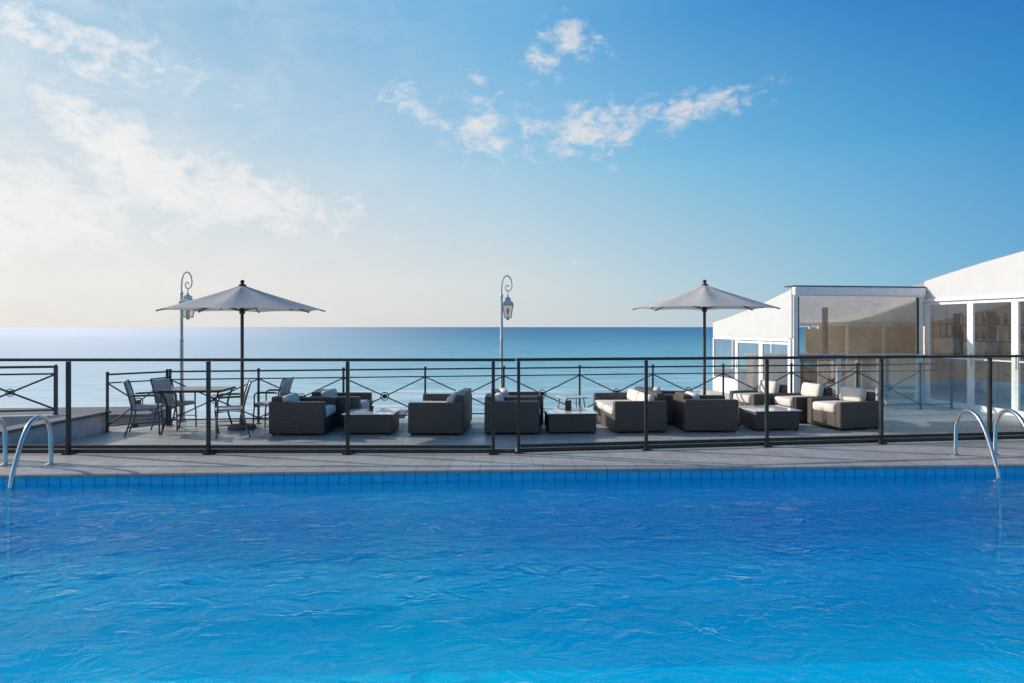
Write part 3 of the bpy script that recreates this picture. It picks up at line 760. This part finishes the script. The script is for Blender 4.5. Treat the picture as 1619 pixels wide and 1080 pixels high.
# right hall
r = thing('marquee_hall','large white tent roofed hall with tall glass doors at the right edge','pavilion',P3(3.40,0),ANG)
top = [(0,2.87),(-.8,3.02),(-1.6,3.155),(-2.45,3.28),(-3.4,3.40),(-4.4,3.50)]
q = MB(); q.prism([(-.02,0.0,2.44),(-.02,-4.4,2.44)]+[(-.02,a,z) for a,z in reversed(top)],(.04,0,0)); q.build('gable_panel',M['tent'],r)
q = MB(); rl = [(4.4,2.3),(2,2.55),(.05,2.885)]+[(a,z+.012) for a,z in top[1:]]
for (a,za),(c_,zc) in zip(rl[:-1],rl[1:]):
    s0 = -.025 if a <= .06 else .1
    q.face([(s0,a,za),(4,a,za),(4,c_,zc),(s0,c_,zc)])
q.build('roof',M['tent'],r,smooth=True)
q = MB(); q.box((-.035,-2.2,2.415),(.10,4.4,.06)); q.build('gutter',M['white_paint'],r,bevel=.01)
ps = [-.06,-1.32,-2.42,-3.52]
for a in ps:
    q = MB(); q.box((0,a,1.19),(.07,.07,2.38)); q.build('post',M['white_paint'],r,bevel=.005)
for a,c_ in zip(ps[:-1],ps[1:]):
    a0,c1 = a-.037,c_+.037; m_ = (a0+c1)/2; wd = a0-c1; q = MB()
    q.box((0,a0-.02,1.19),(.055,.04,2.36)); q.box((0,c1+.02,1.19),(.055,.04,2.36)); q.box((0,m_,2.34),(.053,wd-.08,.06)); q.box((0,m_,.06),(.053,wd-.08,.12)); q.box((0,m_,1.1),(.05,wd-.08,.03))
    dr = q.build('door',M['white_paint'],r,bevel=.004)
    for z0,z1 in ((.12,1.085),(1.115,2.31)):
        q = MB(); q.face([(0,a0-.04,z0),(0,c1+.04,z0),(0,c1+.04,z1),(0,a0-.04,z1)]); q.build('glass_pane',M['door_glass'],dr)
    q = MB(); q.tube([(-.06,a0-.03,.95),(-.06,a0-.03,1.25)],.012,8); q.build('handle',M['steel'],dr)
q = MB(); q.box((3.6,0,1.3),(.06,8.6,2.6)); q.build('inner_wall',M['beige'],r)
q = MB(); q.box((1.7,4.3,1.1),(3.3,.06,2.2)); q.build('end_wall',M['beige'],r)
q = MB(); q.box((1.7,-4.3,1.6),(3.3,.06,3.2)); q.build('near_wall',M['white_paint'],r)
sh = thing('bottle_shelf','dark wooden bar shelf with bottles inside the right hall','shelf',P3(6.55,1.4),ANG)
for z in (1.0,1.42,1.84):
    q = MB(); q.box((0,0,z),(.26,2.2,.03)); q.build('shelf_board',M['shelf'],sh)
for tt in (-1.1,0,1.1):
    q = MB(); q.box((.0,tt,1.1),(.28,.04,2.2)); q.build('upright',M['shelf'],sh)
bms = []
for k,(mn) in enumerate(('bottle_green','bottle_amber','bottle_clear')):
    hh = .28+.03*k
    q = MB(); q.lathe([(.038,0),(.04,.01),(.04,hh*.55),(.03,hh*.66),(.014,hh*.75),(.014,hh),(.016,hh),(.016,hh+.012)],(0,0,0),10)
    o = q.build('bottle',M[mn],smooth=True); bms.append(o)
nm = {0:'dark green',1:'amber',2:'pale clear'}; used = set()
ordn = ['first','second','third','fourth','fifth','sixth','seventh','eighth','ninth']
for si,z in enumerate((1.0,1.42,1.84)):
    row = ['lowest','middle','top'][si]
    for k in range(9):
        tt = -.95+k*.235+random.uniform(-.02,.02)
        if abs(tt) < .06: tt += .1
        kind = (k*2+si+(k//3))%3
        o = bms[kind] if kind not in used else bms[kind].copy()
        if kind in used: COL.objects.link(o)
        used.add(kind)
        o.location = P3(6.55-.04,1.4+tt,z+.016); 
        tag(o,f'{nm[kind]} bottle on the {row} board of the bar shelf, {ordn[8-k]} from left','bottle','bottles on the bar shelf')
r = thing('pendant_lantern','dark square lantern hanging inside the right hall behind the door','lantern',P3(5.3,1.5,1.55),ANG)
q = MB(); 
for kx in (-1,1):
    for ky in (-1,1): q.box((kx*.09,ky*.09,.17),(.018,.018,.30))
q.box((0,0,.01),(.22,.22,.02)); q.box((0,0,.33),(.24,.24,.025)); q.build('frame',M['dark_metal'],r)
q = MB(); q.tube([(0,0,.34),(0,0,1.0)],.006,6); q.build('cord',M['dark_metal'],r)
q = MB(); q.lathe([(.03,.03),(.03,.16),(.005,.17)],(0,0,0),10); q.build('candle',M['cushion'],r)
q = MB()
for a in range(4):
    an = a*math.pi/2; e = Vector((math.cos(an),math.sin(an),0)); s_ = Vector((-e.y,e.x,0))
    q.face([e*.09-s_*.08+Vector((0,0,.03)),e*.09+s_*.08+Vector((0,0,.03)),e*.09+s_*.08+Vector((0,0,.31)),e*.09-s_*.08+Vector((0,0,.31))])
q.build('glass',M['lamp_glass'],r)
r = thing('hall_counter','dark bar counter with pale top inside the right hall','counter',P3(5.6,1.2),ANG)
q = MB(); q.box((0,0,.5),(.5,2.4,1.0)); q.build('body',M['brown_wood'],r,bevel=.01)
q = MB(); q.box((0,0,1.02),(.62,2.5,.04)); q.build('top',M['beige'],r,bevel=.006)

# ------------------------------------------------------------ seafront below
def shelter(x,y,wd,dp,h,label,rz=0):
    r = thing('seafront_building',label,'building',(x,y,-12.9),rz)
    q = MB(); q.box((0,0,h/2),(wd,dp,h)); q.build('wall',M['stone'],r)
    q = MB(); q.box((0,0,h+.15),(wd+.8,dp+.8,.3)); q.build('roof',M['roof_grey'],r,bevel=.05)
    n = int(wd/3)
    for k in range(n):
        q = MB(); q.box((-wd/2+1.5+k*wd/n,-dp/2-.02,h*.5),(1.3,.06,h*.5)); q.build('window',M['dark_metal'],r)
shelter(-58,90,22,8,3.0,'low flat roofed seafront building seen through the railing at left',R(6))
shelter(-22,94,14,6,2.2,'small grey roofed seafront kiosk beyond the left coffee table',R(4))
